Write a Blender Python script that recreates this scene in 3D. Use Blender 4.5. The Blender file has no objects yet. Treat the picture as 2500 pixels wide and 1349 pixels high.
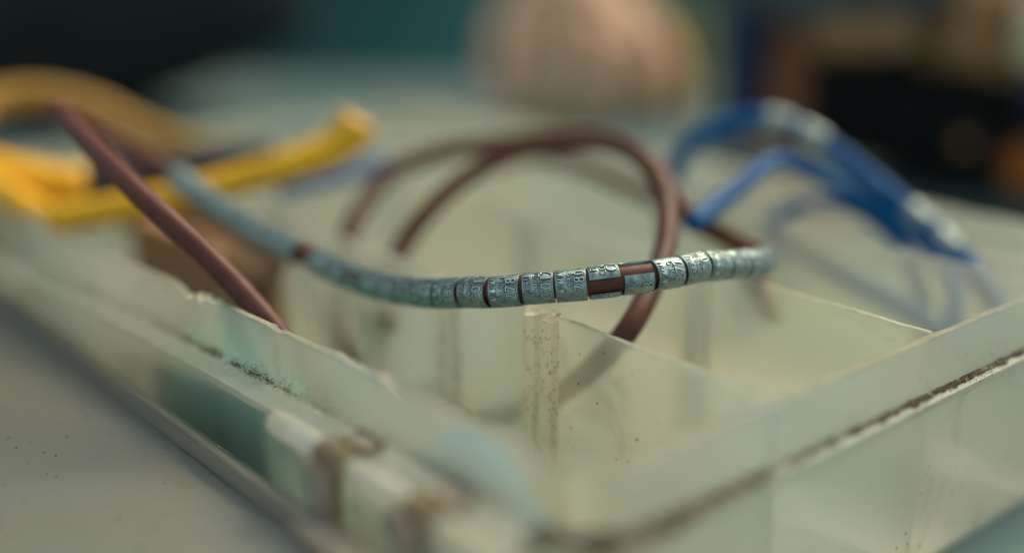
import bpy, bmesh, math, random
from mathutils import Vector, Matrix, noise
random.seed(7)
sc = bpy.context.scene
MM = 0.001
# ------------------------------------------------------------------ camera
FPX = 2812.0                       # focal length in pixels of the 2500 px wide photograph
PITCH = math.atan(875 / FPX)
TOP = 42.0                         # tray rim above the table, mm
CAMH = TOP + 60.0
cam_d = bpy.data.cameras.new('camera'); cam = bpy.data.objects.new('camera', cam_d)
sc.collection.objects.link(cam); sc.camera = cam
cam.location = (0, 0, CAMH * MM)
cam.rotation_euler = (math.pi / 2 - PITCH, 0, 0)
cam_d.sensor_width = 36.0; cam_d.lens = FPX / 2500 * 36
cam_d.clip_start = 0.005; cam_d.clip_end = 50
cam_d.dof.use_dof = True; cam_d.dof.focus_distance = 0.1780
cam_d.dof.aperture_fstop = cam_d.lens / 14.5
# ------------------------------------------------------------------ world, sun, exposure
SUN_EL, SUN_AZ = 44.0, 38.0        # degrees; azimuth clockwise from +Y (away from the camera), so behind and right
w = bpy.data.worlds.new('World'); sc.world = w; w.use_nodes = True
nt = w.node_tree; nt.nodes.clear()
sky = nt.nodes.new('ShaderNodeTexSky'); sky.sky_type = 'NISHITA'; sky.sun_disc = False
sky.sun_elevation = math.radians(SUN_EL); sky.sun_rotation = math.radians(SUN_AZ)
sky.dust_density = 3.0; sky.air_density = 1.0
bg = nt.nodes.new('ShaderNodeBackground'); bg.inputs['Strength'].default_value = 0.14
wo = nt.nodes.new('ShaderNodeOutputWorld')
hs = nt.nodes.new('ShaderNodeHueSaturation'); hs.inputs['Saturation'].default_value = 0.42     # hazy, nearly white sky
tint = nt.nodes.new('ShaderNodeMix'); tint.data_type = 'RGBA'; tint.blend_type = 'MULTIPLY'; tint.inputs[0].default_value = 1.0; tint.inputs[7].default_value = (0.90, 1.05, 0.97, 1)
nt.links.new(sky.outputs[0], hs.inputs['Color']); nt.links.new(hs.outputs[0], tint.inputs[6]); nt.links.new(tint.outputs[2], bg.inputs[0]); nt.links.new(bg.outputs[0], wo.inputs[0])
sl = bpy.data.lights.new('sun', 'SUN'); sl.energy = 3.2; sl.angle = math.radians(40); sl.color = (1.0, 0.77, 0.50)
so = bpy.data.objects.new('sun', sl); sc.collection.objects.link(so)
_el, _az = math.radians(SUN_EL), math.radians(SUN_AZ)
_dir = Vector((math.sin(_az) * math.cos(_el), math.cos(_az) * math.cos(_el), math.sin(_el)))
so.rotation_euler = (-_dir).to_track_quat('-Z', 'Y').to_euler(); so.location = _dir * 3
sc.view_settings.view_transform = 'Standard'; sc.view_settings.look = 'None'
sc.view_settings.exposure = 0.68; sc.view_settings.gamma = 1.0
sc.render.engine = 'CYCLES'
cy = sc.cycles
cy.use_denoising = True; cy.denoiser = 'OPENIMAGEDENOISE'
cy.max_bounces = 9; cy.transmission_bounces = 8; cy.transparent_max_bounces = 16
cy.diffuse_bounces = 4; cy.glossy_bounces = 4; cy.sample_clamp_indirect = 4.0
cy.use_adaptive_sampling = True; cy.adaptive_threshold = 0.02

# ------------------------------------------------------------------ coordinates (all helpers work in mm)
CP, SP = math.cos(PITCH), math.sin(PITCH)
def at(px, py, d):
    """a point d mm deep in the view, used to measure positions off the photograph"""
    u, v = (px - 1250) / FPX, (py - 674.5) / FPX
    return Vector((u * d, d * (CP - v * SP), CAMH - d * (SP + v * CP)))
def at_z(px, py, z):
    v = (py - 674.5) / FPX
    return at(px, py, (CAMH - z) / (SP + v * CP))
AX = Vector((-0.647161, 0.762353, 0)); DX = Vector((0.762353, 0.647161, 0))   # tray axes: along the hinge side, along the short side
O = Vector((8.375, 115.38, 0))
def T(s, t, z): return O + AX * s + DX * t + Vector((0, 0, z))
def st(p): r = p - O; return r.dot(AX), r.dot(DX)
TB, TC, TE, TW, SL = 35.6, 74.0, 111.0, 149.0, 240.0     # dividers, tray width, tray length

# ------------------------------------------------------------------ materials
def mat(name):
    m = bpy.data.materials.new(name); m.use_nodes = True
    n = m.node_tree; n.nodes.clear()
    out = n.nodes.new('ShaderNodeOutputMaterial')
    return m, n, out
class N:
    def __init__(s, nt): s.nt = nt
    def __call__(s, kind, ins=None, **props):
        nd = s.nt.nodes.new(kind)
        for k, v in props.items(): setattr(nd, k, v)
        for k, v in (ins or {}).items():
            i = nd.inputs[k]
            if isinstance(v, bpy.types.NodeSocket): s.nt.links.new(v, i)
            else: i.default_value = v
        return nd
    def noise(s, scale, detail=4, rough=0.55, vec=None, dist=0.0):
        nd = s('ShaderNodeTexNoise', {'Scale': scale, 'Detail': detail, 'Roughness': rough, 'Distortion': dist})
        if vec is not None: s.nt.links.new(vec, nd.inputs['Vector'])
        return nd.outputs['Fac']
    def ramp(s, fac, lo, hi, a=0.0, b=1.0):
        nd = s('ShaderNodeMapRange', {'Value': fac, 'From Min': lo, 'From Max': hi, 'To Min': a, 'To Max': b})
        return nd.outputs[0]
    def math(s, op, a, b=0.0):
        nd = s('ShaderNodeMath', {0: a, 1: b}, operation=op, use_clamp=False); return nd.outputs[0]
    def mix(s, fac, a, b):
        nd = s('ShaderNodeMix', data_type='RGBA')
        for i, v in ((0, fac), (6, a), (7, b)):
            if isinstance(v, bpy.types.NodeSocket): s.nt.links.new(v, nd.inputs[i])
            else: nd.inputs[i].default_value = v
        return nd.outputs[2]
    def mixsh(s, fac, a, b):
        nd = s('ShaderNodeMixShader')
        if isinstance(fac, bpy.types.NodeSocket): s.nt.links.new(fac, nd.inputs[0])
        else: nd.inputs[0].default_value = fac
        s.nt.links.new(a, nd.inputs[1]); s.nt.links.new(b, nd.inputs[2])
        return nd.outputs[0]
def rgb(r, g, b): return (r, g, b, 1.0)

def plain(name, col, rough=0.5, var=0.25, scale=300, metal=0.0, spec=0.5, bump=0.0, col2=None):
    m, nt_, out = mat(name); n = N(nt_)
    co = n('ShaderNodeTexCoord').outputs['Object']
    f = n.noise(scale, 5, 0.6, co)
    c2 = col2 or tuple(c * (1 - var) for c in col)
    c = n.mix(n.ramp(f, 0.35, 0.65), rgb(*col), rgb(*c2))
    p = n('ShaderNodeBsdfPrincipled', {'Base Color': c, 'Roughness': n.ramp(f, 0.3, 0.7, max(rough - 0.06, 0), rough + 0.08), 'Metallic': metal, 'Specular IOR Level': spec})
    if bump:
        b = n('ShaderNodeBump', {'Height': f, 'Strength': bump, 'Distance': 0.0002}); nt_.links.new(b.outputs[0], p.inputs['Normal'])
    nt_.links.new(p.outputs[0], out.inputs[0]); return m

def plastic(name, milk=0.34, col=(0.68, 0.755, 0.66), dirt=None, rough=0.38, gloss=0.38, smudge=0.25):
    """milky polypropylene: part see-through frosted, part scattering; dirt(n, co) gives a 0..1 grime mask"""
    m, nt_, out = mat(name); n = N(nt_)
    co = n('ShaderNodeTexCoord').outputs['Object']
    big = n.noise(28, 1, 0.5, co)
    c = n.mix(n.ramp(big, 0.35, 0.68), rgb(*col), rgb(col[0] * 1.16, col[1] * 0.98, col[2] * 0.82))
    dif = n('ShaderNodeBsdfDiffuse', {'Color': c}).outputs[0]
    tr = n('ShaderNodeBsdfTranslucent', {'Color': c}).outputs[0]
    body = n.mixsh(0.5, dif, tr)
    see = n('ShaderNodeBsdfRefraction', {'Color': rgb(0.99, 1.0, 0.99), 'Roughness': rough, 'IOR': 1.12}).outputs[0]
    mk = milk
    # scuffed, chalky top edges scatter more
    edge = n.math('MULTIPLY', n.ramp(z_of(n, co), (TOP - 0.35) * MM, (TOP + 0.05) * MM), n.ramp(n.noise(350, 1, 0.6, co), 0.25, 0.65, 0.2, 0.8))
    sh = n.mixsh(n.math('MAXIMUM', mk, edge), see, body)
    c_edge = n.mix(n.math('MULTIPLY', edge, 0.9), c, rgb(0.64, 0.57, 0.42))
    for l in list(nt_.links):
        if l.to_node.type in ('BSDF_DIFFUSE', 'BSDF_TRANSLUCENT') and l.to_socket.name == 'Color': nt_.links.new(c_edge, l.to_socket)
    bump = n('ShaderNodeBump', {'Height': n.noise(260, 2, 0.6, co), 'Strength': 0.12, 'Distance': 0.0003})
    gl = n('ShaderNodeBsdfGlossy', {'Color': rgb(1, 1, 1), 'Roughness': 0.42, 'Normal': bump.outputs[0]}).outputs[0]
    fr = n('ShaderNodeFresnel', {'IOR': 1.42, 'Normal': bump.outputs[0]}).outputs[0]
    sh = n.mixsh(n.math('MULTIPLY', fr, gloss), sh, gl)
    # thin brown smears and specks of grime lying on the plastic
    smear = n.ramp(n.noise(60, 3, 0.65, co, 1.0), 0.60, 0.80, 0.0, smudge)
    vor = n('ShaderNodeTexVoronoi', {'Scale': 420.0, 'Randomness': 1.0, 'Vector': co}).outputs['Distance']
    specs = n.math('MULTIPLY', n.ramp(vor, 0.16, 0.08), n.ramp(big, 0.60, 0.68))
    mask = n.math('MAXIMUM', smear, n.math('MULTIPLY', specs, 0.75))
    if dirt: mask = n.math('MAXIMUM', mask, dirt(n, co))
    dcol = n.mix(n.noise(500, 1, 0.5, co), rgb(0.12, 0.085, 0.05), rgb(0.30, 0.22, 0.13))
    dd = n('ShaderNodeBsdfDiffuse', {'Color': dcol}).outputs[0]
    cl = n('ShaderNodeClamp', {'Value': mask}).outputs[0]
    sh = n.mixsh(cl, sh, dd)
    nt_.links.new(sh, out.inputs[0]); return m

def z_of(n, co): return n('ShaderNodeSeparateXYZ', {0: co}).outputs[2]
def ledge_dirt(n, co):
    """dust caught in the step that runs round the tray 8 mm under its rim"""
    z = z_of(n, co)
    dz = n.math('ABSOLUTE', n.math('SUBTRACT', z, (TOP - 7.7) * MM))
    band = n.ramp(dz, 0.0011, 0.0002)
    a = n.ramp(n.noise(45, 4, 0.6, co), 0.30, 0.62, 0.25, 1.0)
    g = n.ramp(n.noise(1300, 4, 0.7, co), 0.32, 0.52)
    core = n.math('MULTIPLY', n.math('MULTIPLY', band, a), g)
    band2 = n.ramp(dz, 0.0045, 0.0006)
    g2 = n.ramp(n.noise(800, 5, 0.75, co), 0.55, 0.72)
    rim = n.math('MULTIPLY', n.ramp(n.math('SUBTRACT', z, (TOP - 0.25) * MM), -0.0003, 0.0003, 0, 0.28), n.ramp(n.noise(300, 4, 0.7, co), 0.35, 0.6))
    return n.math('MAXIMUM', rim, n.math('MAXIMUM', n.math('MULTIPLY', core, 0.12), n.math('MULTIPLY', n.math('MULTIPLY', band2, g2), 0.40)))
def rim_dirt(n, co):
    z = z_of(n, co)
    return n.math('MULTIPLY', n.ramp(n.math('SUBTRACT', z, (TOP - 0.3) * MM), -0.0003, 0.0003, 0, 0.30), n.ramp(n.noise(300, 4, 0.7, co), 0.3, 0.6))
def rib_dirt(n, co):
    x = n('ShaderNodeMapping', {'Vector': co, 'Scale': (1, 1, 0.45)}).outputs[0]
    v = n('ShaderNodeTexVoronoi', {'Scale': 2400.0, 'Vector': x}).outputs['Distance']
    s1 = n.math('MULTIPLY', n.ramp(v, 0.34, 0.20), n.ramp(n.noise(330, 2, 0.5, co), 0.46, 0.54))
    st_ = n('ShaderNodeMapping', {'Vector': co, 'Scale': (1, 1, 0.04)}).outputs[0]
    streak = n.ramp(n.noise(900, 3, 0.6, st_), 0.58, 0.78, 0, 0.28)
    return n.math('MAXIMUM', n.math('MULTIPLY', s1, 0.9), streak)
def heavy_dirt(n, co): return n.ramp(n.noise(220, 4, 0.65, co), 0.34, 0.64, 0.05, 0.6)

PL = plastic('milky_plastic', milk=0.30, dirt=ledge_dirt)
PL_DIV = plastic('milky_plastic_divider', milk=0.20, rough=0.36)
PL_FLOOR = plastic('milky_plastic_floor', milk=0.75, col=(0.86, 0.85, 0.74))
PL_RIB = plastic('milky_plastic_rib', milk=0.42, col=(0.88, 0.88, 0.77), smudge=0.12, dirt=rib_dirt)
PL_LID = plastic('milky_plastic_lid', milk=0.60, col=(0.23, 0.235, 0.165), smudge=0.5, gloss=0.25)  # colour lowered below the tray plastic to stand in for shade here
PL_HINGE = plastic('milky_plastic_hinge', milk=0.5, col=(0.72, 0.76, 0.66), smudge=0.12, gloss=0.9)
PL_ARM = plastic('dirty_hinge_plastic', milk=0.6, col=(0.36, 0.30, 0.22), dirt=heavy_dirt)
CORD = plain('brown_tube', (0.115, 0.040, 0.027), 0.46, 0.25, 260, spec=0.25, bump=0.08, col2=(0.085, 0.027, 0.017))
BLUE = plain('blue_tube', (0.001, 0.095, 0.27), 0.5, 0.3, 200, spec=0.15)
SKYB = plain('light_blue_tube', (0.015, 0.30, 0.46), 0.5, 0.3, 200, spec=0.2)
YEL = plain('yellow_grip', (0.88, 0.44, 0.0), 0.42, 0.2, 120)
YEL_SHADE = plain('shaded_yellow_grip', (0.34, 0.17, 0.004), 0.5, 0.2, 120)  # yellow grip darkened, shade on the rear handle put into its colour
BLK = plain('black_part', (0.010, 0.010, 0.012), 0.6, 0.3, 60)
STEEL = plain('tool_steel', (0.25, 0.25, 0.26), 0.4, 0.3, 200, metal=1.0)
TEAL = plain('teal_plastic', (0.01, 0.46, 0.33), 0.5, 0.2, 100)
RUST = plain('tan_card', (0.36, 0.21, 0.11), 0.85, 0.25, 150)
TABLE = plain('table_top', (0.13, 0.20, 0.19), 0.8, 0.22, 14, col2=(0.09, 0.15, 0.146))
GROUND = plain('ground_earth', (0.022, 0.032, 0.030), 0.95, 0.4, 3)
WALL = plain('dark_wall_paint', (0.06, 0.19, 0.19), 0.9, 0.6, 2.2)
SKIN = plain('skin', (0.74, 0.48, 0.29), 0.6, 0.2, 30, col2=(0.68, 0.36, 0.22))
OLIVE = plain('olive_plastic', (0.22, 0.19, 0.012), 0.5, 0.2, 40)
CLOTHB = plain('black_cloth', (0.006, 0.006, 0.007), 0.95, 0.5, 60)
SLATEB = plain('slate_black_cloth', (0.012, 0.016, 0.018), 0.95, 0.6, 12)
NAVY = plain('navy_webbing', (0.01, 0.03, 0.10), 0.8, 0.4, 80)
LEATH = plain('brown_leather', (0.20, 0.06, 0.022), 0.6, 0.4, 40)
SLATE = plain('slate_cloth', (0.09, 0.12, 0.14), 0.9, 0.5, 25)
TANC = plain('tan_cloth', (0.34, 0.19, 0.085), 0.9, 0.5, 25)
ORNG = plain('orange_cloth', (0.36, 0.10, 0.012), 0.8, 0.3, 30)
PALE = plain('pale_disc', (0.65, 0.56, 0.40), 0.6, 0.2, 30)
HAIR = plain('hair', (0.16, 0.09, 0.04), 0.5, 0.2, 300)

def metal_mat():
    m, nt_, out = mat('ring_aluminium'); n = N(nt_)
    co = n('ShaderNodeTexCoord').outputs['Object']
    st_ = n('ShaderNodeMapping', {'Vector': co, 'Scale': (9.0, 1.0, 1.0)}).outputs[0]
    scr = n.noise(700, 5, 0.7, st_)
    gr = n.noise(420, 5, 0.65, co)
    c = n.mix(n.ramp(gr, 0.42, 0.64), rgb(0.30, 0.40, 0.40), rgb(0.11, 0.15, 0.15))
    c = n.mix(n.ramp(n.noise(2600, 3, 0.6, co), 0.60, 0.72, 0, 0.7), c, rgb(0.10, 0.10, 0.09))
    b = n('ShaderNodeBump', {'Height': scr, 'Strength': 0.35, 'Distance': 0.00006})
    b2 = n('ShaderNodeBump', {'Height': n.noise(1500, 3, 0.5, co), 'Strength': 0.7, 'Distance': 0.0001, 'Normal': b.outputs[0]})
    r = n.ramp(gr, 0.3, 0.7, 0.36, 0.58)
    p = n('ShaderNodeBsdfPrincipled', {'Base Color': c, 'Metallic': 1.0, 'Roughness': r, 'Normal': b2.outputs[0]})
    nt_.links.new(p.outputs[0], out.inputs[0]); return m
ALU = metal_mat()
LETTER = plain('letter_metal', (0.58, 0.67, 0.66), 0.36, 0.2, 900, metal=1.0)
GROOVE = plain('grime_and_shadow', (0.012, 0.015, 0.016), 0.7, 0.3, 900, metal=0.0)  # dark letter outline: grime plus groove shadow put into the colour

# ------------------------------------------------------------------ object helpers (vertices given in world mm)
COL = sc.collection
def link_mesh(name, me, m, parent=None):
    if m is not None and not me.materials: me.materials.append(m)
    o = bpy.data.objects.new(name, me); COL.objects.link(o)
    if parent is not None: o.parent = parent
    return o
def tag(o, label=None, cat=None, group=None, kind=None):
    if label: o['label'] = label
    if cat: o['category'] = cat
    if group: o['group'] = group
    if kind: o['kind'] = kind
    return o
def empty(name, loc, label, cat, group=None):
    e = bpy.data.objects.new(name, None); COL.objects.link(e); e.location = Vector(loc) * MM
    e.empty_display_size = 0.005
    return tag(e, label, cat, group)
def wloc(p): return p.location + (wloc(p.parent) if p.parent else Vector((0, 0, 0)))
def mesh_from(name, verts, faces, smooth=30):
    me = bpy.data.meshes.new(name); me.from_pydata([tuple(v) for v in verts], [], faces); me.update()
    bm = bmesh.new(); bm.from_mesh(me); bmesh.ops.recalc_face_normals(bm, faces=bm.faces); bm.to_mesh(me); bm.free()
    if smooth:
        me.polygons.foreach_set('use_smooth', [True] * len(me.polygons)); me.set_sharp_from_angle(angle=math.radians(smooth))
    return me
def obj(name, verts, faces, m, parent=None, smooth=30):
    """one mesh object; verts are world mm"""
    vs = [Vector(v) * MM for v in verts]
    if parent is None:
        lo = Vector((sum(v.x for v in vs) / len(vs), sum(v.y for v in vs) / len(vs), min(v.z for v in vs)))
        o = link_mesh(name, mesh_from(name, [v - lo for v in vs], faces, smooth), m); o.location = lo
    else:
        lo = wloc(parent)
        o = link_mesh(name, mesh_from(name, [v - lo for v in vs], faces, smooth), m, parent)
    return o
def box_st(name, s0, s1, t0, t1, z0, z1, m, parent, bev=0.15):
    """a box in tray coordinates with small chamfers"""
    bm = bmesh.new(); bmesh.ops.create_cube(bm, size=1)
    for v in bm.verts:
        v.co = T(s0 + (v.co.x + .5) * (s1 - s0), t0 + (v.co.y + .5) * (t1 - t0), z0 + (v.co.z + .5) * (z1 - z0))
    if bev: bmesh.ops.bevel(bm, geom=list(bm.edges), offset=bev, segments=2, affect='EDGES')
    bm.verts.index_update()
    vs = [v.co.copy() for v in bm.verts]; fs = [[v.index for v in f.verts] for f in bm.faces]; bm.free()
    return obj(name, vs, fs, m, parent)
def catmull(pts, step=1.0):
    """smooth path through pts, resampled about every step mm"""
    P = [Vector(p) for p in pts]; P = [P[0] * 2 - P[1]] + P + [P[-1] * 2 - P[-2]]
    raw = []
    for i in range(1, len(P) - 2):
        p0, p1, p2, p3 = P[i - 1:i + 3]
        t0 = 0; t1 = t0 + max((p1 - p0).length, 1e-6) ** .5; t2 = t1 + (p2 - p1).length ** .5; t3 = t2 + max((p3 - p2).length, 1e-6) ** .5
        k = max(6, int((p2 - p1).length / step * 3))
        for j in range(k):
            t = t1 + (t2 - t1) * j / k
            a1 = p0 * ((t1 - t) / (t1 - t0)) + p1 * ((t - t0) / (t1 - t0)); a2 = p1 * ((t2 - t) / (t2 - t1)) + p2 * ((t - t1) / (t2 - t1)); a3 = p2 * ((t3 - t) / (t3 - t2)) + p3 * ((t - t2) / (t3 - t2))
            b1 = a1 * ((t2 - t) / (t2 - t0)) + a2 * ((t - t0) / (t2 - t0)); b2 = a2 * ((t3 - t) / (t3 - t1)) + a3 * ((t - t1) / (t3 - t1))
            raw.append(b1 * ((t2 - t) / (t2 - t1)) + b2 * ((t - t1) / (t2 - t1)))
    raw.append(P[-2])
    L = [0.0]
    for a, b in zip(raw, raw[1:]): L.append(L[-1] + (b - a).length)
    n = max(2, int(L[-1] / step)); out = []; k = 0
    for i in range(n + 1):
        d = L[-1] * i / n
        while k < len(L) - 2 and L[k + 1] < d: k += 1
        f = (d - L[k]) / max(L[k + 1] - L[k], 1e-9); out.append(raw[k].lerp(raw[k + 1], min(max(f, 0), 1)))
    return out
def tube_geo(path, rad, seg=16, flat=1.0):
    """closed tube with rounded ends; rad a number or f(0..1)"""
    rf = rad if callable(rad) else (lambda u: rad)
    n = len(path); tans = []
    for i in range(n):
        a, b = path[max(i - 1, 0)], path[min(i + 1, n - 1)]; tans.append((b - a).normalized())
    up = Vector((0, 0, 1)) if abs(tans[0].z) < .9 else Vector((1, 0, 0))
    nrm = (up - tans[0] * up.dot(tans[0])).normalized()
    vs, fs = [], []
    def ring(c, tg, nr, r):
        bi = tg.cross(nr)
        for k in range(seg):
            a = 2 * math.pi * k / seg; vs.append(c + nr * (math.cos(a) * r) + bi * (math.sin(a) * r * flat))
    rings = []
    for i in range(n):
        nrm = (nrm - tans[i] * nrm.dot(tans[i])).normalized()
        r = rf(i / (n - 1))
        if i == 0: rings += [(path[0] - tans[0] * r * .25, tans[0], nrm, r * .72)]
        rings.append((path[i], tans[i], nrm, r))
        if i == n - 1: rings += [(path[i] + tans[i] * r * .25, tans[i], nrm, r * .72)]
    for c, tg, nr, r in rings: ring(c, tg, nr.copy(), r)
    m = len(rings)
    for i in range(m - 1):
        for k in range(seg):
            k2 = (k + 1) % seg; fs.append([i * seg + k, i * seg + k2, (i + 1) * seg + k2, (i + 1) * seg + k])
    fs.append(list(range(seg))[::-1]); fs.append([(m - 1) * seg + k for k in range(seg)])
    return vs, fs
def tube(name, pts, rad, m, parent=None, step=1.0, seg=16, flat=1.0, smooth=50):
    vs, fs = tube_geo(catmull(pts, step), rad, seg, flat); return obj(name, vs, fs, m, parent, smooth)
def nz(x, y=0.0, z=0.0): return noise.noise(Vector((x, y, z)))

# ------------------------------------------------------------------ setting: table, ground behind it, dark wall
def slab(name, c, x0, x1, y0, y1, z0, z1, m):
    vs = [(x, y, z) for z in (z0, z1) for y in (y0, y1) for x in (x0, x1)]
    fs = [[0, 2, 3, 1], [4, 5, 7, 6], [0, 1, 5, 4], [2, 6, 7, 3], [0, 4, 6, 2], [1, 3, 7, 5]]
    o = obj(name, vs, fs, m, None, 0); return tag(o, kind='structure')
table = slab('table_top', None, -700, 900, -300, 760, -25, 0, TABLE)
ground = slab('ground', None, -4000, 4000, -1500, 4000, -780, -730, GROUND)
wall = slab('background_wall', None, -4000, 4000, 2300, 2400, -729, 2200, WALL)

# ------------------------------------------------------------------ the organiser box
box = empty('organizer_box', T(SL / 2, TW / 2, 0), 'large milky translucent plastic compartment box with its lid folded open toward the camera', 'box')
R = 7.0
def bow(s):                         # the long hinge wall has warped outwards
    return 7.4 * (min(s, 150) / 150.0) ** 2 if s < 150 else 7.4 * max(0.0, (SL - s) / (SL - 150.0)) ** 1.2
def outline():
    """(s, t, ns, nt, side) round the tray, outer face, dense where the camera is near"""
    pts = []
    def seg(a, b, st_): n = max(1, int(abs(b - a) / st_)); return [a + (b - a) * i / n for i in range(n)]
    for s in seg(SL - R, 150, 8) + seg(150, R, 0.7): pts.append((s, -bow(s), 0, -1, 'A'))
    for i in range(12): a = math.pi / 2 * i / 12; pts.append((R - R * math.sin(a), R - R * math.cos(a), -math.sin(a), -math.cos(a), 'K'))
    for t in seg(R, TW - R, 0.7): pts.append((0, t, -1, 0, 'D'))
    for i in range(12): a = math.pi / 2 * i / 12; pts.append((R - R * math.cos(a), TW - R + R * math.sin(a), -math.cos(a), math.sin(a), 'K2'))
    for s in seg(R, SL - R, 4): pts.append((s, TW, 0, 1, 'B'))
    for i in range(6): a = math.pi / 2 * i / 6; pts.append((SL - R + R * math.sin(a), TW - R + R * math.cos(a), math.sin(a), math.cos(a), 'K3'))
    for t in seg(TW - R, R, 8): pts.append((SL, t, 1, 0, 'F'))
    for i in range(6): a = math.pi / 2 * i / 6; pts.append((SL - R + R * math.cos(a), R - R * math.sin(a), math.cos(a), -math.sin(a), 'K4'))
    return pts
sA = lambda px, py, z=TOP: st(at_z(px, py, z))[0]
NOTCH = [(sA(470, 700), 1.1, 3.0), (sA(520, 730), 0.9, 2.0), (sA(690, 800), 0.5, 1.5), (sA(975, 945), 0.9, 3.4), (sA(930, 925), -0.7, 2.2), (sA(830, 868), -0.5, 1.6)]
def top_jit(s, t, side):
    j = 0.22 * nz(s * .12, t * .12, 3) + 0.06 * nz(s * .6, t * .6, 5) + 0.025 * nz(s * 2.1, t * 2.1, 8)
    if side == 'A':
        for c, d, wd in NOTCH: j -= d * math.exp(-((s - c) / wd) ** 2)
    return j
def led(s, side):
    if side == 'A': return 5.2
    if side in ('K', 'K4'): return 3.4
    return 1.7
ol = outline(); vs = []; fs = []; NP = 9
for (s, t, ns, nt2, side) in ol:
    j = top_jit(s, t, side); L = led(s, side); cz = TOP - 8 + 0.12 * nz(s * .3, t * .3, 1)
    wv = 0.12 * nz(s * .05, t * .05, 9)
    prof = [(-1.3 + wv, 1.6), (-1.3 + wv, TOP - 0.1 + j), (-1.05 + wv, TOP + j), (-0.15 + wv, TOP + j), (0.05 + wv, TOP - .2 + j),
            (1.5, cz), (1.5 + L, cz - .35), (1.5 + L, cz - 1.5), (0.2, cz - 2.0)]
    for nn, z in prof: vs.append(T(s + ns * nn, t + nt2 * nn, z))
    vs.append(T(s - ns * 1.0, t - nt2 * 1.0, 0.2))
NP = 10; n = len(ol)
for i in range(n):
    i2 = (i + 1) % n
    for k in range(NP):
        k2 = (k + 1) % NP; fs.append([i * NP + k, i2 * NP + k, i2 * NP + k2, i * NP + k2])
obj('outer_wall', vs, fs, PL, box, 35)
def dust():
    m, nt_, out = mat('dust_line'); n = N(nt_)
    co = n('ShaderNodeTexCoord').outputs['Object']
    a = n.math('MULTIPLY', n.ramp(n.noise(1100, 4, 0.7, co), 0.36, 0.50), n.ramp(n.noise(90, 3, 0.6, co), 0.34, 0.56, 0.15, 0.95))
    d = n('ShaderNodeBsdfDiffuse', {'Color': n.mix(n.noise(800, 3, 0.5, co), rgb(0.035, 0.026, 0.02), rgb(0.12, 0.085, 0.055))}).outputs[0]
    t = n('ShaderNodeBsdfTransparent').outputs[0]
    nt_.links.new(n.mixsh(a, t, d), out.inputs[0]); return m
DUST = dust()
def dust_strip(sides, w0, amp, lim):
    vs, fs = [], []
    pts = [p for p in ol if p[4] in sides and lim(p)]
    for (s, t, ns, nt2, side) in pts:
        w = w0 * (1 + (1.6 * math.exp(-(t / 22.0) ** 2) if side in 'DK' else 0)) * (1 + amp * nz(s * .35, t * .35, 4) + .6 * nz(s * 1.4, t * 1.4, 2)); w = max(w, .08)
        cz = TOP - 8 + 0.12 * nz(s * .3, t * .3, 1)
        for nn, z in ((1.42, cz + .3 * w + .06), (1.5 + .3 * w, cz + .10 + .1 * w), (1.5 + w, cz + .03), (1.5 + w, cz - .03), (1.40, cz - .05)):
            vs.append(T(s + ns * nn, t + nt2 * nn, z))
    for i in range(len(pts) - 1):
        for k in range(5): k2 = (k + 1) % 5; fs.append([i * 5 + k, (i + 1) * 5 + k, (i + 1) * 5 + k2, i * 5 + k2])
    o = obj('dust_line', vs, fs, DUST, box, 60); o['kind'] = 'stuff'
dust_strip(('K', 'D'), 1.0, .8, lambda p: True)
CRUMB = plain('dark_grit', (0.045, 0.035, 0.025), 0.9, 0.6, 3000, col2=(0.13, 0.09, 0.055))
def grit(name, places, parent, r0=.03, r1=.10, m=None):
    """many tiny grains as one mesh; places are (point, size factor)"""
    ico = bmesh.new(); bmesh.ops.create_icosphere(ico, subdivisions=1, radius=1); ico.verts.index_update()
    iv = [v.co.copy() for v in ico.verts]; iff = [[v.index for v in f.verts] for f in ico.faces]; ico.free()
    vs, fs = [], []; rnd = random.Random(len(places))
    for p, k in places:
        r = rnd.uniform(r0, r1) * k; b = len(vs); sx, sy, sz = (rnd.uniform(.6, 1.6) for _ in range(3))
        vs += [p + Vector((v.x * r * sx, v.y * r * sy, v.z * r * sz * .7)) for v in iv]; fs += [[i + b for i in f] for f in iff]
    o = obj(name, vs, fs, m or CRUMB, parent, 0); o['kind'] = 'stuff'; return o
rg = random.Random(3); pl_ = []
for _ in range(2600):                      # dust heaped in the step under the hinge-side rim
    s_ = rg.gauss(80, 11) if rg.random() < .6 else rg.uniform(45, 150)
    if not 44 < s_ < 160: continue
    if nz(s_ * .22, 4.0) < rg.uniform(-.45, .25): continue
    nn = abs(rg.gauss(0, .55)); up = 0
    if rg.random() < .3: up = abs(rg.gauss(0, .5)); nn = 0
    cz = TOP - 8 + 0.12 * nz(s_ * .3, -bow(s_) * .3, 1)
    pl_.append((T(s_, -bow(s_) - 1.5 + up * .18 - nn, cz + .04 + up - nn * .07), 1.0))
grit('dust', pl_, box, .03, .13)
pl_ = []
for _ in range(1500):                      # and along the short side
    t_ = rg.uniform(6, TW - 8)
    if nz(t_ * .2, 9.0) < rg.uniform(-.6, .3): continue
    nn = abs(rg.gauss(0, .7)); cz = TOP - 8 + 0.12 * nz(0, t_ * .3, 1)
    pl_.append((T(-1.5 - nn, t_, cz + .04 - nn * .2), 1.0))
grit('dust', pl_, box, .03, .11)
box_st('floor', 1.4, SL - 1.4, 1.4, TW - 1.4, 0.25, 1.5, PL_FLOOR, box)

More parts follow.
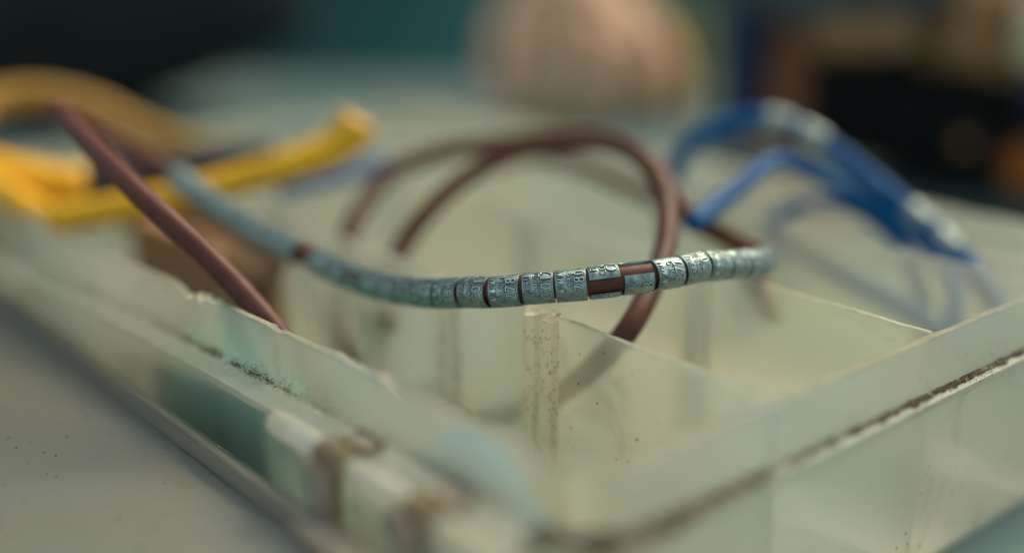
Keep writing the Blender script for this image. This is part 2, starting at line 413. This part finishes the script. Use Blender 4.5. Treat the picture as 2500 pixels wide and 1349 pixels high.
def divider(t, th=1.15, lo=0.0):
    vs, fs = [], []; S = []
    s = 1.6
    while s < SL - 1.6: S.append(s); s += 0.7 if s < 130 else 6
    S.append(SL - 1.6)
    for s in S:
        j = -lo + 0.18 * nz(s * .1, t, 2) + 0.09 * nz(s * .55, t, 4) + 0.05 * nz(s * 1.9, t, 6); wv = 0.5 * nz(s * .02, t, 7)
        for dt, z in ((-th / 2, 1.6), (-th / 2, TOP - .15 + j), (-th / 2 + .2, TOP + j), (th / 2 - .2, TOP + j), (th / 2, TOP - .15 + j), (th / 2, 1.6)):
            vs.append(T(s, t + dt + wv, z))
    for i in range(len(S) - 1):
        for k in range(6): k2 = (k + 1) % 6; fs.append([i * 6 + k, (i + 1) * 6 + k, (i + 1) * 6 + k2, i * 6 + k2])
    fs.append(list(range(6))); fs.append([(len(S) - 1) * 6 + k for k in range(6)])
    return obj('divider', vs, fs, PL_DIV, box, 35)
divider(TB); divider(TC); divider(TE)
def rib(s, t, side, wd=1.9, dp=1.7, z1=TOP - .5, m=None):
    """one upright slot rib, dp deep, standing off the face of a divider; side -1 faces the camera"""
    t0, t1 = (t + side * 0.6, t + side * (0.6 + dp)); vs, fs = [], []
    lo, hi = min(t0, t1), max(t0, t1); Z = [1.7 + (z1 - 1.7) * i / 24 for i in range(25)]
    for i, z in enumerate(Z):
        a = 0.10 * nz(z * .25, s, 1); b = 0.07 * nz(z * .8, s, 2)
        c = 0.35 if i < 24 else 0.6
        for ds, tt in ((-wd / 2 + a, lo), (wd / 2 + a, lo), (wd / 2 + b, hi - c * (side > 0)), (wd / 2 - .4 + b, hi), (-wd / 2 + .4 + b, hi), (-wd / 2 + b, hi - c * (side > 0))):
            vs.append(T(s + ds, tt, z))
    for i in range(24):
        for k in range(6): k2 = (k + 1) % 6; fs.append([i * 6 + k, (i + 1) * 6 + k, (i + 1) * 6 + k2, i * 6 + k2])
    fs.append(list(range(6))); fs.append([24 * 6 + k for k in range(6)])
    return obj('slot_rib', vs, fs, m or PL_RIB, box, 35)
sB = lambda px: st(at_z(px, 760 + .372 * (px - 1330), TOP))[0]
sC = lambda px: st(at_z(px, 820 + .29 * (px - 2290), TOP))[0]
for px in (1336, 1100, 905):
    c = sB(px)
    rib(c + 2.0, TB, -1, wd=2.5); rib(c - 2.1, TB, -1, wd=2.7)
for px in (1290, 1712, 960):
    c = sC(px); rib(c + 1.75, TC, -1, m=PL_DIV); rib(c - 1.75, TC, -1, m=PL_DIV)
for px, py in ((480, 720), (650, 790), (838, 872)):
    c = sA(px, py); 
    for d in (-1.8, 1.8): rib(c + d, -bow(c) + 1.35 - .6, 1, z1=TOP - 1.2, m=PL_DIV)
# torn flakes of plastic on top of the near slot ribs
def flake(s, t, z, ln, wd, yaw, lift, seed):
    rnd = random.Random(seed); vs, fs = [], []; K = 9
    ca, sa = math.cos(yaw), math.sin(yaw)
    rows = []
    for i in range(K):
        u = i / (K - 1); hw = wd * (0.5 + 0.25 * rnd.uniform(-1, 1)) * (1 - 0.35 * u)
        x = ln * u; zz = z + lift * u * u + 0.08 * rnd.uniform(-1, 1)
        for sg in (-1, 1):
            y = sg * hw
            rows.append((x * ca - y * sa, x * sa + y * ca, zz + 0.10 * rnd.uniform(-1, 1)))
    for dz in (0, -0.16):
        for x, y, zz in rows: vs.append(T(s + x, t + y, zz + dz))
    b = 2 * K
    for i in range(K - 1):
        q = [2 * i, 2 * i + 1, 2 * i + 3, 2 * i + 2]; fs.append(q); fs.append([v + b for v in q][::-1])
        fs.append([2 * i, 2 * i + 2, 2 * i + 2 + b, 2 * i + b]); fs.append([2 * i + 1, 2 * i + 1 + b, 2 * i + 3 + b, 2 * i + 3])
    fs.append([0, b, b + 1, 1]); fs.append([2 * K - 2, 2 * K - 1, b + 2 * K - 1, b + 2 * K - 2])
    obj('plastic_burr', vs, fs, PL_RIB, box, 60)
cb = sB(1336)
flake(cb + 2.6, TB - 1.7, TOP - .35, 3.0, 2.0, math.radians(200), 0.5, 1)
flake(cb + 1.2, TB - 0.9, TOP - .05, 2.6, 1.5, math.radians(160), 0.7, 2)
flake(cb - 1.9, TB - 0.6, TOP + .1, 2.0, 1.3, math.radians(190), 0.9, 3)
flake(cb + 3.2, TB - 1.2, TOP - .3, 1.8, 0.9, math.radians(40), 0.9, 4)
ca_ = sA(500, 715)
flake(ca_ + 2, -bow(ca_) - 0.6, TOP - .6, 3.2, 1.5, math.radians(185), 0.9, 5)
flake(ca_ - 2, -bow(ca_) - 0.4, TOP - .7, 2.6, 1.4, math.radians(20), 0.8, 6)
# hinge barrels along the flange and the lid
def barrel(s0, s1, r, m, name, parent, tt, zz):
    n = 28; vs, fs = [], []; seg = 20
    for i in range(n):
        u = i / (n - 1); s = s0 + (s1 - s0) * u; rr = r * (1 - .12 * (abs(2 * u - 1) ** 12)) * (1 + .02 * nz(s, 1))
        for k in range(seg): a = 2 * math.pi * k / seg; vs.append(T(s, tt + rr * math.cos(a), zz + rr * math.sin(a)))
    for i in range(n - 1):
        for k in range(seg): k2 = (k + 1) % seg; fs.append([i * seg + k, i * seg + k2, (i + 1) * seg + k2, (i + 1) * seg + k])
    fs.append(list(range(seg))); fs.append([(n - 1) * seg + k for k in range(seg)])
    return obj(name, vs, fs, m, parent, 40)
HT, HZ = -9.0, TOP - 8.6
KN = [(54.5, 42.2), (34.5, 22.0), (15.0, 2.5)]
for a, b in KN: barrel(a, b, 1.8, PL_HINGE, 'hinge_knuckle', box, HT, HZ)
LT0, LT1, LZR, LZF = -12.2, -118.0, TOP - 16.5, TOP - 20.0
def slab_st(name, s0, s1, t0, t1, z0, z1, m, parent): return box_st(name, s0, s1, t0, t1, z0, z1, m, parent, min(.25, (z1 - z0) * .4))
lid = slab_st('lid', 2, SL - 2, LT1, LT0, LZF - 1.2, LZF, PL_LID, box); tag(lid, 'milky lid folded open, its smudged inside facing up')
slab_st('lid_rim', 2, SL - 2, LT0 - 1.4, LT0, LZF + .05, LZR, PL_LID, lid)
slab_st('lid_rim', 2, 3.4, LT1, LT0 - 1.5, LZF + .05, LZR, PL_LID, lid)
slab_st('lid_rim', SL - 3.4, SL - 2, LT1, LT0 - 1.5, LZF + .05, LZR, PL_LID, lid)
slab_st('lid_rim', 3.5, SL - 3.5, LT1, LT1 + 1.4, LZF + .05, LZR, PL_LID, lid)
# grit lying on the lid
pl_ = []
for _ in range(420):
    s_, t_ = rg.uniform(40, 130), rg.uniform(-60, -14)
    pl_.append((T(s_, t_, LZF + .03), rg.choice((.6, .6, .8, .8, 1, 2.0))))
grit('dust', pl_, lid, .03, .13)
for a, b in ((41.6, 35.1), (21.4, 15.6)):
    barrel(a, b, 2.2, PL_ARM, 'hinge_arm', lid, HT, HZ)
    box_st('hinge_strap', b + .6, a - .6, LT0 + .1, HT - 1.2, LZR - 3, HZ - .2, PL_ARM, lid, .3)
    box_st('hinge_plate', b + .4, a - .4, HT + 2.4, HT + 5.5, HZ + .75, HZ + 1.7, PL_ARM, box, .3)
box_st('hinge_web', 3, 38, LT0 - 4.5, LT0 + .05, LZR + .06, LZR + 1.1, PL_ARM, lid, .3)

# ------------------------------------------------------------------ brown cord with the rings
cord_px = [(860, 1050, 181), (780, 945, 184), (705, 848, 186.5), (640, 768, 187.5), (560, 680, 188.5), (480, 600, 189.5), (335, 468, 194), (235, 368, 202), (165, 295, 210), (138, 268, 218), (160, 272, 226),
           (220, 308, 233), (320, 366, 237), (440, 437, 236), (500, 480, 233), (600, 545, 226), (700, 597, 218), (800, 645, 210), (885, 681, 203), (960, 702, 196.5), (1040, 712, 190), (1095, 713, 186), (1164, 711, 182.5),
           (1242, 708, 180.3), (1321, 700, 179.5), (1402, 694, 179.2), (1483, 684, 179.2), (1564, 674, 180), (1643, 662, 182), (1708, 649, 185), (1763, 645, 188.5), (1815, 643, 193), (1848, 641, 198),
           (1862, 636, 205), (1852, 624, 213), (1800, 594, 222), (1700, 540, 228), (1640, 470, 232), (1580, 395, 238), (1470, 345, 246), (1300, 345, 254), (1100, 368, 258), (965, 415, 256), (895, 490, 250), (852, 570, 244),
           (838, 660, 242), (835, 770, 240), (870, 880, 234), (960, 970, 226), (1070, 1015, 218), (1180, 1022, 211), (1310, 990, 202), (1430, 915, 194), (1528, 812, 190), (1590, 700, 196), (1628, 580, 205), (1615, 450, 216), (1540, 368, 226), (1430, 343, 234),
           (1280, 365, 240), (1150, 425, 240), (1050, 510, 236), (978, 610, 232), (950, 720, 226), (960, 800, 222)]
cpts = [at(*p) for p in cord_px]
cpath = catmull(cpts, 0.8)
vs, fs = tube_geo(cpath, 2.02, 20)
cord = obj('ring_cord', vs, fs, CORD, None, 60)
tag(cord, 'long brown plastic tube looped over the box, threaded with the stamped metal rings', 'cord')
# a nick in the tube's skin
pn = at(335, 478, 192.2)
bm = bmesh.new(); bmesh.ops.create_icosphere(bm, subdivisions=2, radius=1)
vs = []
for v in bm.verts:
    q = v.co; k = 1 + .25 * nz(q.x * 2, q.y * 2, q.z * 2); vs.append(pn + Vector((q.x * .75, q.y * .35, q.z * .42)) * k)
bm.verts.index_update(); fs = [[v.index for v in f.verts] for f in bm.faces]; bm.free()
obj('nick', vs, fs, CORD, cord, 60)

RW, RO, RI = 4.85, 2.52, 2.16
def band_mesh(gap_deg, gap_at):
    """ring band in its own axes: X along the tube, -Y to the camera, Z up (metres)"""
    vs, fs = [], []; K = 72; g = math.radians(gap_deg) / 2; c = math.radians(gap_at)
    b = .12; w2 = RW / 2
    prof = [(-w2 + b, RO), (-w2 * .5, RO), (0, RO), (w2 * .5, RO), (w2 - b, RO), (w2 - b * .3, RO - b * .3), (w2, RO - b), (w2, RI), (-w2, RI), (-w2, RO - b), (-w2 + b * .3, RO - b * .3)]
    P_ = len(prof)
    for i in range(K + 1):
        th = c + g + (2 * math.pi - 2 * g) * i / K
        for x, r in prof:
            rr = r + .02 * math.cos(2 * th + 1)
            vs.append(Vector((x, -math.cos(th) * rr, math.sin(th) * rr)) * MM)
    for i in range(K):
        for k in range(P_): k2 = (k + 1) % P_; fs.append([i * P_ + k, (i + 1) * P_ + k, (i + 1) * P_ + k2, i * P_ + k2])
    fs.append(list(range(P_))); fs.append([K * P_ + k for k in range(P_)])
    me = mesh_from('band', vs, fs, 40); me.materials.append(ALU); return me
def text_mesh(lines, offset, height, r0, m, name):
    """lines: (text, size, squeeze, baseline x, centre angle deg); bent round the band"""
    bm_all = bmesh.new()
    for body, size, sq, bx, ang in lines:
        cu = bpy.data.curves.new('t', 'FONT'); cu.body = body; cu.size = size; cu.align_x = 'CENTER'; cu.resolution_u = 2
        cu.extrude = height / 2; cu.offset = offset; cu.space_character = 1.16
        if offset < 0.02: cu.bevel_depth = 0.035; cu.bevel_resolution = 1; cu.offset = offset - 0.035
        o = bpy.data.objects.new('t', cu); COL.objects.link(o)
        dg = bpy.context.evaluated_depsgraph_get(); me = bpy.data.meshes.new_from_object(o.evaluated_get(dg))
        bpy.data.objects.remove(o); bpy.data.curves.remove(cu)
        bm = bmesh.new(); bm.from_mesh(me); bpy.data.meshes.remove(me)
        for _ in range(2):
            long = [e for e in bm.edges if e.calc_length() > 0.45]
            if long: bmesh.ops.subdivide_edges(bm, edges=long, cuts=1)
        for v in bm.verts:
            tx, ty, tz = v.co.x * sq, v.co.y, v.co.z
            th = math.radians(ang) + tx / RO; r = r0 + tz
            v.co = Vector((bx - ty, -math.cos(th) * r, math.sin(th) * r)) * MM
        tmp = bpy.data.meshes.new('x'); bm.to_mesh(tmp); bm.free(); bm_all.from_mesh(tmp); bpy.data.meshes.remove(tmp)
    me = bpy.data.meshes.new(name); bm_all.to_mesh(me); bm_all.free(); me.materials.append(m)
    me.polygons.foreach_set('use_smooth', [False] * len(me.polygons)); return me
def ring_text(l1, l2, l3, ang, b1, b2, b3):
    L = []
    for (x, y, z), a in (((l1, l2, l3), ang), ((b1, b2, b3), ang + 180)):
        L += [(x, 1.42, .84, -1.10, a), (y, 1.42, .76, 0.30, a), (z, 2.5, .86, 2.14, a)]
    return (text_mesh(L, -0.025, 0.12, RO + .06, LETTER, 'lettering'), text_mesh(L, 0.06, 0.02, RO + .016, GROOVE, 'stamp_groove'))
WEB = ('WWW.', 'BIDI.ORG', '2780'); PER = ('PERU', 'CORBIDI', 'C012')
# what each ring shows, from the left of the sharp stretch: (front text, angle, gap angle)
def rt(front, ang, back): return ring_text(*front, ang, *back)
GEN = [rt(PER, 12, WEB), rt(WEB, -6, PER)]
B_CLOSED = [band_mesh(5, 150), band_mesh(6, 200)]
def place_ring(center, tan, band, texts, label, group, roll=0.0, tilt=0.0, seed=0):
    rnd = random.Random(seed)
    to_cam = (Vector((0, 0, CAMH)) - center).normalized()
    x = tan.normalized(); x = (x + Vector((rnd.uniform(-1, 1), rnd.uniform(-1, 1), rnd.uniform(-1, 1))) * .022).normalized()
    f = (to_cam - x * to_cam.dot(x)).normalized(); z = x.cross(-f)
    M = Matrix((( x.x, -f.x, z.x), (x.y, -f.y, z.y), (x.z, -f.z, z.z)))
    e = empty('bird_ring', center + z * -.15, label, 'ring', group)
    e.rotation_mode = 'QUATERNION'
    e.rotation_quaternion = (M @ Matrix.Rotation(roll, 3, 'X')).to_quaternion()
    link_mesh('band', band, None, e)
    if texts:
        link_mesh('lettering', texts[0], None, e); link_mesh('stamp_groove', texts[1], None, e)
    return e
# arc lengths on the cord
cl = [0.0]
for a, b in zip(cpath, cpath[1:]): cl.append(cl[-1] + (b - a).length)
def proj(p):
    q = p - Vector((0, 0, CAMH)); d = q.y * CP - q.z * SP; v = -(q.y * SP + q.z * CP) / d
    return 1250 + FPX * q.x / d, 674.5 + FPX * v
def arc_near(p): return min(range(len(cpath)), key=lambda i: (cpath[i] - p).length)
def cord_at(l):
    k = 0
    lo, hi = 0, len(cl) - 1
    while hi - lo > 1:
        m = (lo + hi) // 2
        if cl[m] <= l: lo = m
        else: hi = m
    f = (l - cl[lo]) / (cl[hi] - cl[lo]); p = cpath[lo].lerp(cpath[hi], f)
    a, b = cpath[max(lo - 3, 0)], cpath[min(hi + 3, len(cpath) - 1)]
    return p, (b - a).normalized()
l_mid = cl[arc_near(at(1242, 708, 180.3))]
l_start = cl[arc_near(at(445, 440, 236))]; l_end = cl[arc_near(at(1862, 638, 204))]
PITCH_R = 5.06
k0 = -int((l_mid - l_start) / PITCH_R); k1 = int((l_end - l_mid) / PITCH_R)
ORD = ['', 'first', 'second', 'third', 'fourth', 'fifth', 'sixth', 'seventh', 'eighth', 'ninth', 'tenth', 'eleventh', 'twelfth', 'thirteenth', 'fourteenth', 'fifteenth', 'sixteenth', 'seventeenth', 'eighteenth']
sharp = {   # k: (texts, band, label)
    -2: (rt(('WWW.', '.ORG', '784'), 0, PER), B_CLOSED[0], 'metal ring stamped ORG and 784, just left of the PERU CORBIDI C01 ring'),
    -1: (rt(('PERU', 'CORBIDI', 'C012'), 20, WEB), B_CLOSED[1], 'metal ring stamped PERU CORBIDI with C01 showing, left of the 278 ring'),
    0: (rt(('WWW.', 'BIDI.ORG', '278'), 8, PER), B_CLOSED[0], 'metal ring stamped WWW BIDI.OR and 278, above the torn divider post'),
    1: (rt(('PERU', 'CORBIDI', 'C012'), 14, WEB), B_CLOSED[1], 'metal ring stamped PERU CORBIDI 012, right of the 278 ring'),
    2: (rt(('WWW.', '.ORG', '780'), 18, PER), B_CLOSED[0], 'metal ring stamped WWW ORG 780, left of the first open ring'),
    3: (rt(('PERU', 'CORBIDI', 'C01'), 78, WEB), band_mesh(66, -22), 'metal ring with its wide gap facing front, brown tube showing under a bluish upper strip'),
    4: (rt(('P', 'R', '8'), -30, WEB), band_mesh(62, 43), 'metal ring with its gap turned upward, brown tube above a greenish lower strip'),
    5: (rt(('WWW.', 'BIDI.O', '277'), 6, PER), B_CLOSED[1], 'metal ring stamped WWW BIDI.O and 27, right of the two open rings'),
    6: (rt(('PERU', 'CORBI', 'C00'), 18, WEB), B_CLOSED[0], 'metal ring stamped C 00 where the string starts to bend away on the right'),
}
n_left = -2 - k0
MISSING = min(range(k0, -2), key=lambda k: (cord_at(l_mid + k * PITCH_R)[0] - at(775, 634, 212)).length)
for k in range(k0, k1 + 1):
    if k == MISSING: continue
    p, tg = cord_at(l_mid + k * PITCH_R)
    if k in sharp: tx, bd, lab = sharp[k]
    else:
        tx, bd = GEN[k % 2], B_CLOSED[k % 2]
        if k < -2:
            i = -2 - k; lab = 'blurred metal ring on the brown tube, %s one left of the ring stamped 784' % ORD[min(i - (1 if k < MISSING else 0), 18)]
        else:
            lab = 'blurred metal ring at the bend on the right, %s beyond the C 00 ring' % ORD[k - 6]
    if abs((p - at(885, 684, 203)).length) < 2.6: bd = band_mesh(40, -20)
    place_ring(p, tg, bd, tx, lab, 'metal rings threaded on the brown tube', roll=0 if k in sharp else random.uniform(-.4, .4), seed=k + 50)

# ------------------------------------------------------------------ second brown tube and the blue tubes
o = tube('brown_tube', [at(*p) for p in [(1180, 400, 300), (1290, 375, 292), (1400, 395, 284), (1500, 437, 274), (1590, 480, 264), (1690, 535, 252), (1790, 600, 240), (1850, 690, 228), (1880, 760, 218)]], 2.0, CORD)
tag(o, 'plain brown tube with no rings, running slantwise behind the coil', 'cord')
def blue(pts, label, r=2.0):
    o = tube('blue_tube', [at(*p) for p in pts], r, BLUE); tag(o, label, 'cord', 'blue tubes in the back compartment'); return o
bp1 = [(1630, 560, 262), (1638, 450, 262), (1668, 375, 262), (1735, 318, 262), (1825, 292, 260), (1920, 303, 257), (2010, 350, 254), (2110, 425, 250), (2210, 505, 245), (2300, 582, 238), (2380, 665, 230), (2440, 760, 222), (2450, 850, 214), (2400, 920, 212)]
blue(bp1, 'long arched blue tube carrying two pairs of metal rings', 2.25)
blue([(1692, 545, 214), (1750, 498, 222), (1820, 445, 230), (1870, 405, 236), (1905, 392, 240), (1960, 410, 244), (2060, 460, 248), (2160, 520, 247), (2250, 585, 240), (2320, 660, 232), (2330, 760, 224), (2290, 860, 220)], 'bent blue tube with a cut end pointing down beside the ring string', 1.9)
blue([(1880, 575, 268), (1960, 620, 258), (2080, 690, 244), (2200, 750, 232), (2300, 820, 222), (2340, 900, 216)], 'low blue tube lying inside the back compartment behind the divider', 2.2)
blue([(1870, 560, 250), (1940, 505, 254), (2020, 492, 256), (2110, 520, 250), (2200, 600, 246), (2250, 720, 236), (2270, 830, 228)], 'lower blue tube arching under the cut-ended one', 1.6)
bpath = catmull([at(*p) for p in bp1], .8)
def on_path(path, p):
    i = min(range(len(path)), key=lambda j: (path[j] - p).length); a, b = path[max(i - 3, 0)], path[min(i + 3, len(path) - 1)]
    return path[i], (b - a).normalized()
big_band = band_mesh(8, 160)
for (px, py, d), lab in (((1905, 300, 257), 'upper left metal ring on the arched blue tube'), ((1985, 335, 255), 'metal ring second from the top on the arched blue tube'),
                         ((2245, 535, 243), 'third metal ring down the arched blue tube, near the table edge of the box'), ((2312, 592, 237), 'lowest metal ring on the arched blue tube')):
    p, tg = on_path(bpath, at(px, py, d)); e = place_ring(p, tg, big_band, GEN[0], lab, 'metal rings on the blue tube', seed=px); e.scale = (1.2, 1.08, 1.08)
o = tube('blue_tube', [at(*p) for p in [(690, 462, 262), (780, 440, 270), (880, 415, 280), (930, 398, 286)]], 2.0, BLUE); tag(o, 'short blue tube lying under the tip of the yellow handle', 'cord')

# ------------------------------------------------------------------ things inside the compartments
s0, s1 = sA(612, 770), sA(350, 655)
o = box_st('teal_case', s0, s1, 0.1, 9, 1.7, 26, TEAL, None, 1.2); tag(o, 'teal plastic case standing in the front compartment behind the hinge wall', 'case')
s0, s1 = sA(560, 750) + 50, sA(380, 650) + 66
o = box_st('tan_card', s0, s1, 22, 33.5, 1.7, TOP - 9, RUST, None, 3.5); tag(o, 'rust tan card pack in the front compartment below the yellow tool', 'card pack')
o = tube('blue_tube', [T(s, t, z) for s, t, z in [(6, 7, 12), (14, 4.5, 25), (24, 4.2, 33), (34, 4.4, 30), (42, 5, 18), (40, 14, 7), (28, 22, 5.5), (16, 20, 5.5)]], 3.2, SKYB); tag(o, 'lighter blue tube coiled in the near corner compartment, seen through the hinge wall', 'cord')

# ------------------------------------------------------------------ hair caught on the rim
o = tube('hair_strand', [at(*p) for p in [(1060, 1003, 167), (1072, 990, 167), (1092, 981, 167.5), (1115, 984, 168), (1138, 996, 168), (1154, 1012, 168.5)]], 0.055, HAIR, step=.4, seg=6)
tag(o, 'single thin brown hair curling up from the wall edge', 'hair')

# ------------------------------------------------------------------ yellow pliers
pl = empty('pliers', at(60, 480, 262), 'yellow handled pliers lying across the box on the left, out of focus', 'pliers')
tube('handle', [at(*p) for p in [(-40, 440, 256), (40, 485, 252), (105, 525, 249), (160, 530, 247), (300, 504, 247), (430, 478, 247), (600, 434, 248), (740, 392, 249), (820, 358, 250), (862, 315, 250), (872, 300, 250)]], lambda u: 3.2 + 1.3 * max(0, (u - .74) / .26), YEL, pl, flat=1.0)
tube('handle', [at(*p) for p in [(-120, 380, 275), (-80, 290, 290), (0, 245, 298), (120, 238, 304), (240, 268, 308), (340, 316, 310), (430, 348, 310), (490, 368, 310)]], lambda u: 4.6 - .8 * u, YEL_SHADE, pl)
tube('jaw_body', [at(*p) for p in [(-200, 430, 270), (-60, 425, 268), (60, 445, 265), (150, 460, 264), (205, 455, 264)]], lambda u: 6.5 - u, YEL, pl)
tube('pivot', [at(*p) for p in [(-90, 425, 262), (-88, 427, 275), (-86, 425, 284)]], 4.0, STEEL, pl)
tube('jaw', [at(*p) for p in [(-200, 430, 272), (-330, 470, 276), (-430, 520, 280)]], lambda u: 5 - 3 * u, STEEL, pl)
tube('spring_sleeve', [at(*p) for p in [(225, 462, 268), (310, 445, 270), (400, 420, 274), (520, 385, 280), (660, 360, 288)]], lambda u: 7.0 - 5.0 * u, BLK, pl)

# ------------------------------------------------------------------ background: bare hand, olive jar, dark bags
def fused(parts, voxel):
    """union of tapered limbs as one continuous skin; parts are (points, radius fn, flatness)"""
    bm = bmesh.new()
    for pts, rf, fl in parts:
        v, f = tube_geo(catmull(pts, 2.0), rf, 14, fl); vv = [bm.verts.new(x) for x in v]
        for q in f:
            try: bm.faces.new([vv[i] for i in q])
            except ValueError: pass
    me = bpy.data.meshes.new('f'); bm.to_mesh(me); bm.free()
    o = bpy.data.objects.new('f', me); COL.objects.link(o)
    md = o.modifiers.new('r', 'REMESH'); md.mode = 'VOXEL'; md.voxel_size = voxel
    md2 = o.modifiers.new('s', 'SMOOTH'); md2.iterations = 6; md2.factor = .5
    me2 = bpy.data.meshes.new_from_object(o.evaluated_get(bpy.context.evaluated_depsgraph_get()))
    bpy.data.objects.remove(o); bpy.data.meshes.remove(me)
    vs = [v.co.copy() for v in me2.vertices]; fs = [list(p.vertices) for p in me2.polygons]; bpy.data.meshes.remove(me2)
    return vs, fs
HX, HY = 28.0, 600.0                       # wrist-side hand resting on its finger ends, forearm rising behind
def hp(x, y, z): return Vector((HX + x, HY + y, z))
parts = [([hp(6, 60, 190), hp(3, 48, 120), hp(0, 30, 78)], lambda u: 31 - 5 * u, 1.0),
         ([hp(0, 32, 84), hp(-2, 12, 66), hp(-2, -6, 50)], lambda u: 27 + 4 * u, 1.0),
         ([hp(-24, 2, 62), hp(-34, -14, 40), hp(-30, -22, 18), hp(-20, -18, 9)], lambda u: 10 - 2.5 * u, 1.0),
         ([hp(-10, -8, 58), hp(-15, -30, 42), hp(-13, -34, 20), hp(-8, -26, 9)], lambda u: 10 - 2 * u, 1.0),
         ([hp(8, -8, 58), hp(10, -32, 42), hp(10, -36, 20), hp(8, -28, 9)], lambda u: 10 - 2 * u, 1.0),
         ([hp(22, -4, 56), hp(30, -22, 40), hp(31, -28, 20), hp(26, -22, 9)], lambda u: 9.5 - 2 * u, 1.0),
         ([hp(22, 18, 64), hp(42, 2, 46), hp(52, -12, 26), hp(50, -20, 10)], lambda u: 11 - 3 * u, 1.0)]
v_, f_ = fused(parts, 2.2)
o = obj('person', v_, f_, SKIN, None, 80); tag(o, 'bare hand and forearm resting on the table behind the box, far out of focus', 'hand')

def lump(name, c, r, m, parent=None, p=2.6, amp=.12, seed=0, rot=0.0):
    """soft cloth-like rounded block"""
    bm = bmesh.new(); bmesh.ops.create_icosphere(bm, subdivisions=4, radius=1); vs = []
    ca, sa = math.cos(rot), math.sin(rot)
    for v in bm.verts:
        q = v.co; k = (abs(q.x) ** p + abs(q.y) ** p + abs(q.z) ** p) ** (-1 / p)
        q = q * k * (1 + amp * nz(q.x * 1.7 + seed, q.y * 1.7, q.z * 1.7) + amp * .4 * nz(q.x * 5, q.y * 5 + seed, q.z * 5))
        x, y = q.x * r[0], q.y * r[1]; vs.append(Vector(c) + Vector((x * ca - y * sa, x * sa + y * ca, q.z * r[2])))
    bm.verts.index_update(); fs = [[v.index for v in f.verts] for f in bm.faces]; bm.free()
    zmin = min(v.z for v in vs)
    if parent is None: vs = [v - Vector((0, 0, zmin)) for v in vs] if c[2] == 0 else vs
    return obj(name, vs, fs, m, parent, 80)
# olive jar beside the hand
jar = empty('olive_jar', (90, 632, 0), 'small olive green jar standing beside the hand', 'jar')
def lathe(name, c, prof, m, parent, seg=32):
    vs, fs = [], []
    for r, z in prof:
        for k in range(seg): a = 2 * math.pi * k / seg; vs.append(Vector((c[0] + r * math.cos(a), c[1] + r * math.sin(a), z)))
    for i in range(len(prof) - 1):
        for k in range(seg): k2 = (k + 1) % seg; fs.append([i * seg + k, i * seg + k2, (i + 1) * seg + k2, (i + 1) * seg + k])
    fs.append(list(range(seg))); fs.append([(len(prof) - 1) * seg + k for k in range(seg)])
    return obj(name, vs, fs, m, parent, 40)
lathe('jar_body', (90, 632), [(15, .2), (17, 1.5), (17, 36), (15, 41), (13, 43)], OLIVE, jar)
lathe('jar_lid', (90, 632), [(14, 43.2), (15.5, 44), (15.5, 52), (14.5, 53.5)], OLIVE, jar)
# black bag at the far left end of the table
o = lump('black_bag', (-290, 610, 66), (175, 60, 66), SLATEB, seed=2); tag(o, 'large black bag at the far left end of the table', 'bag')
# dark equipment bag on the right
bag = empty('equipment_bag', at(2250, 300, 440), 'dark equipment bag with brown straps and navy webbing behind the blue tubes', 'bag')
bc = at(2260, 250, 398); bag.location = Vector((bc.x, bc.y, 0)) * MM
lump('bag_body', (bc.x + 108, bc.y + 50, 62), (160, 44, 62), CLOTHB, bag, 3.2, .10, 4, -0.05)  # body enlarged to the right, out of view, to block low sky
lump('flap', (bc.x - 34, bc.y - 4, 92), (40, 18, 24), SLATE, bag, 3, .15, 8, .2)
lump('pocket', (bc.x - 28, bc.y - 10, 66), (19, 10, 9), TANC, bag, 2.4, .15, 9, .1)
lump('side_pocket', (bc.x + 34, bc.y - 2, 66), (38, 16, 18), TANC, bag, 2.6, .2, 12, -.2)
lump('bottom_pouch', (bc.x + 36, bc.y - 22, 22), (16, 9, 10), ORNG, bag, 2.4, .12, 14)
for dx_, dz_, r_ in ((52, 38, 3.0), (8, 30, 2.6), (60, 92, 3.0), (-8, 84, 2.4)):
    lump('toggle', (bc.x + dx_, bc.y - 18, dz_), (r_, r_, r_), TANC if r_ < 2.8 else ORNG, bag, 2, .05, 3)
lump('toggle', (bc.x + 16, bc.y - 14, 66), (3.5, 4, 4), ORNG, bag, 2, .05, 3)
lathe('button', (bc.x + 30, bc.y - 22), [(8, 56), (10.5, 58), (11, 66), (10.5, 74), (8, 76)], PALE, bag)
tube('strap', [Vector((bc.x - 47, bc.y - 8, z)) + Vector((dx, 0, 0)) for dx, z in ((-4, 20), (-3, 50), (1, 80), (6, 108), (14, 122))], 7.5, LEATH, bag, 2.0)
tube('webbing', [Vector((bc.x - 66, bc.y - 4, z)) + Vector((dx, 0, 0)) for dx, z in ((-2, 12), (0, 50), (3, 90), (8, 130))], 6.0, NAVY, bag, 2.0)
tube('webbing', [Vector((bc.x + 26, bc.y - 22, 48)), Vector((bc.x + 40, bc.y - 24, 40)), Vector((bc.x + 58, bc.y - 22, 26)), Vector((bc.x + 66, bc.y - 16, 10))], 5.5, NAVY, bag, 2.0)
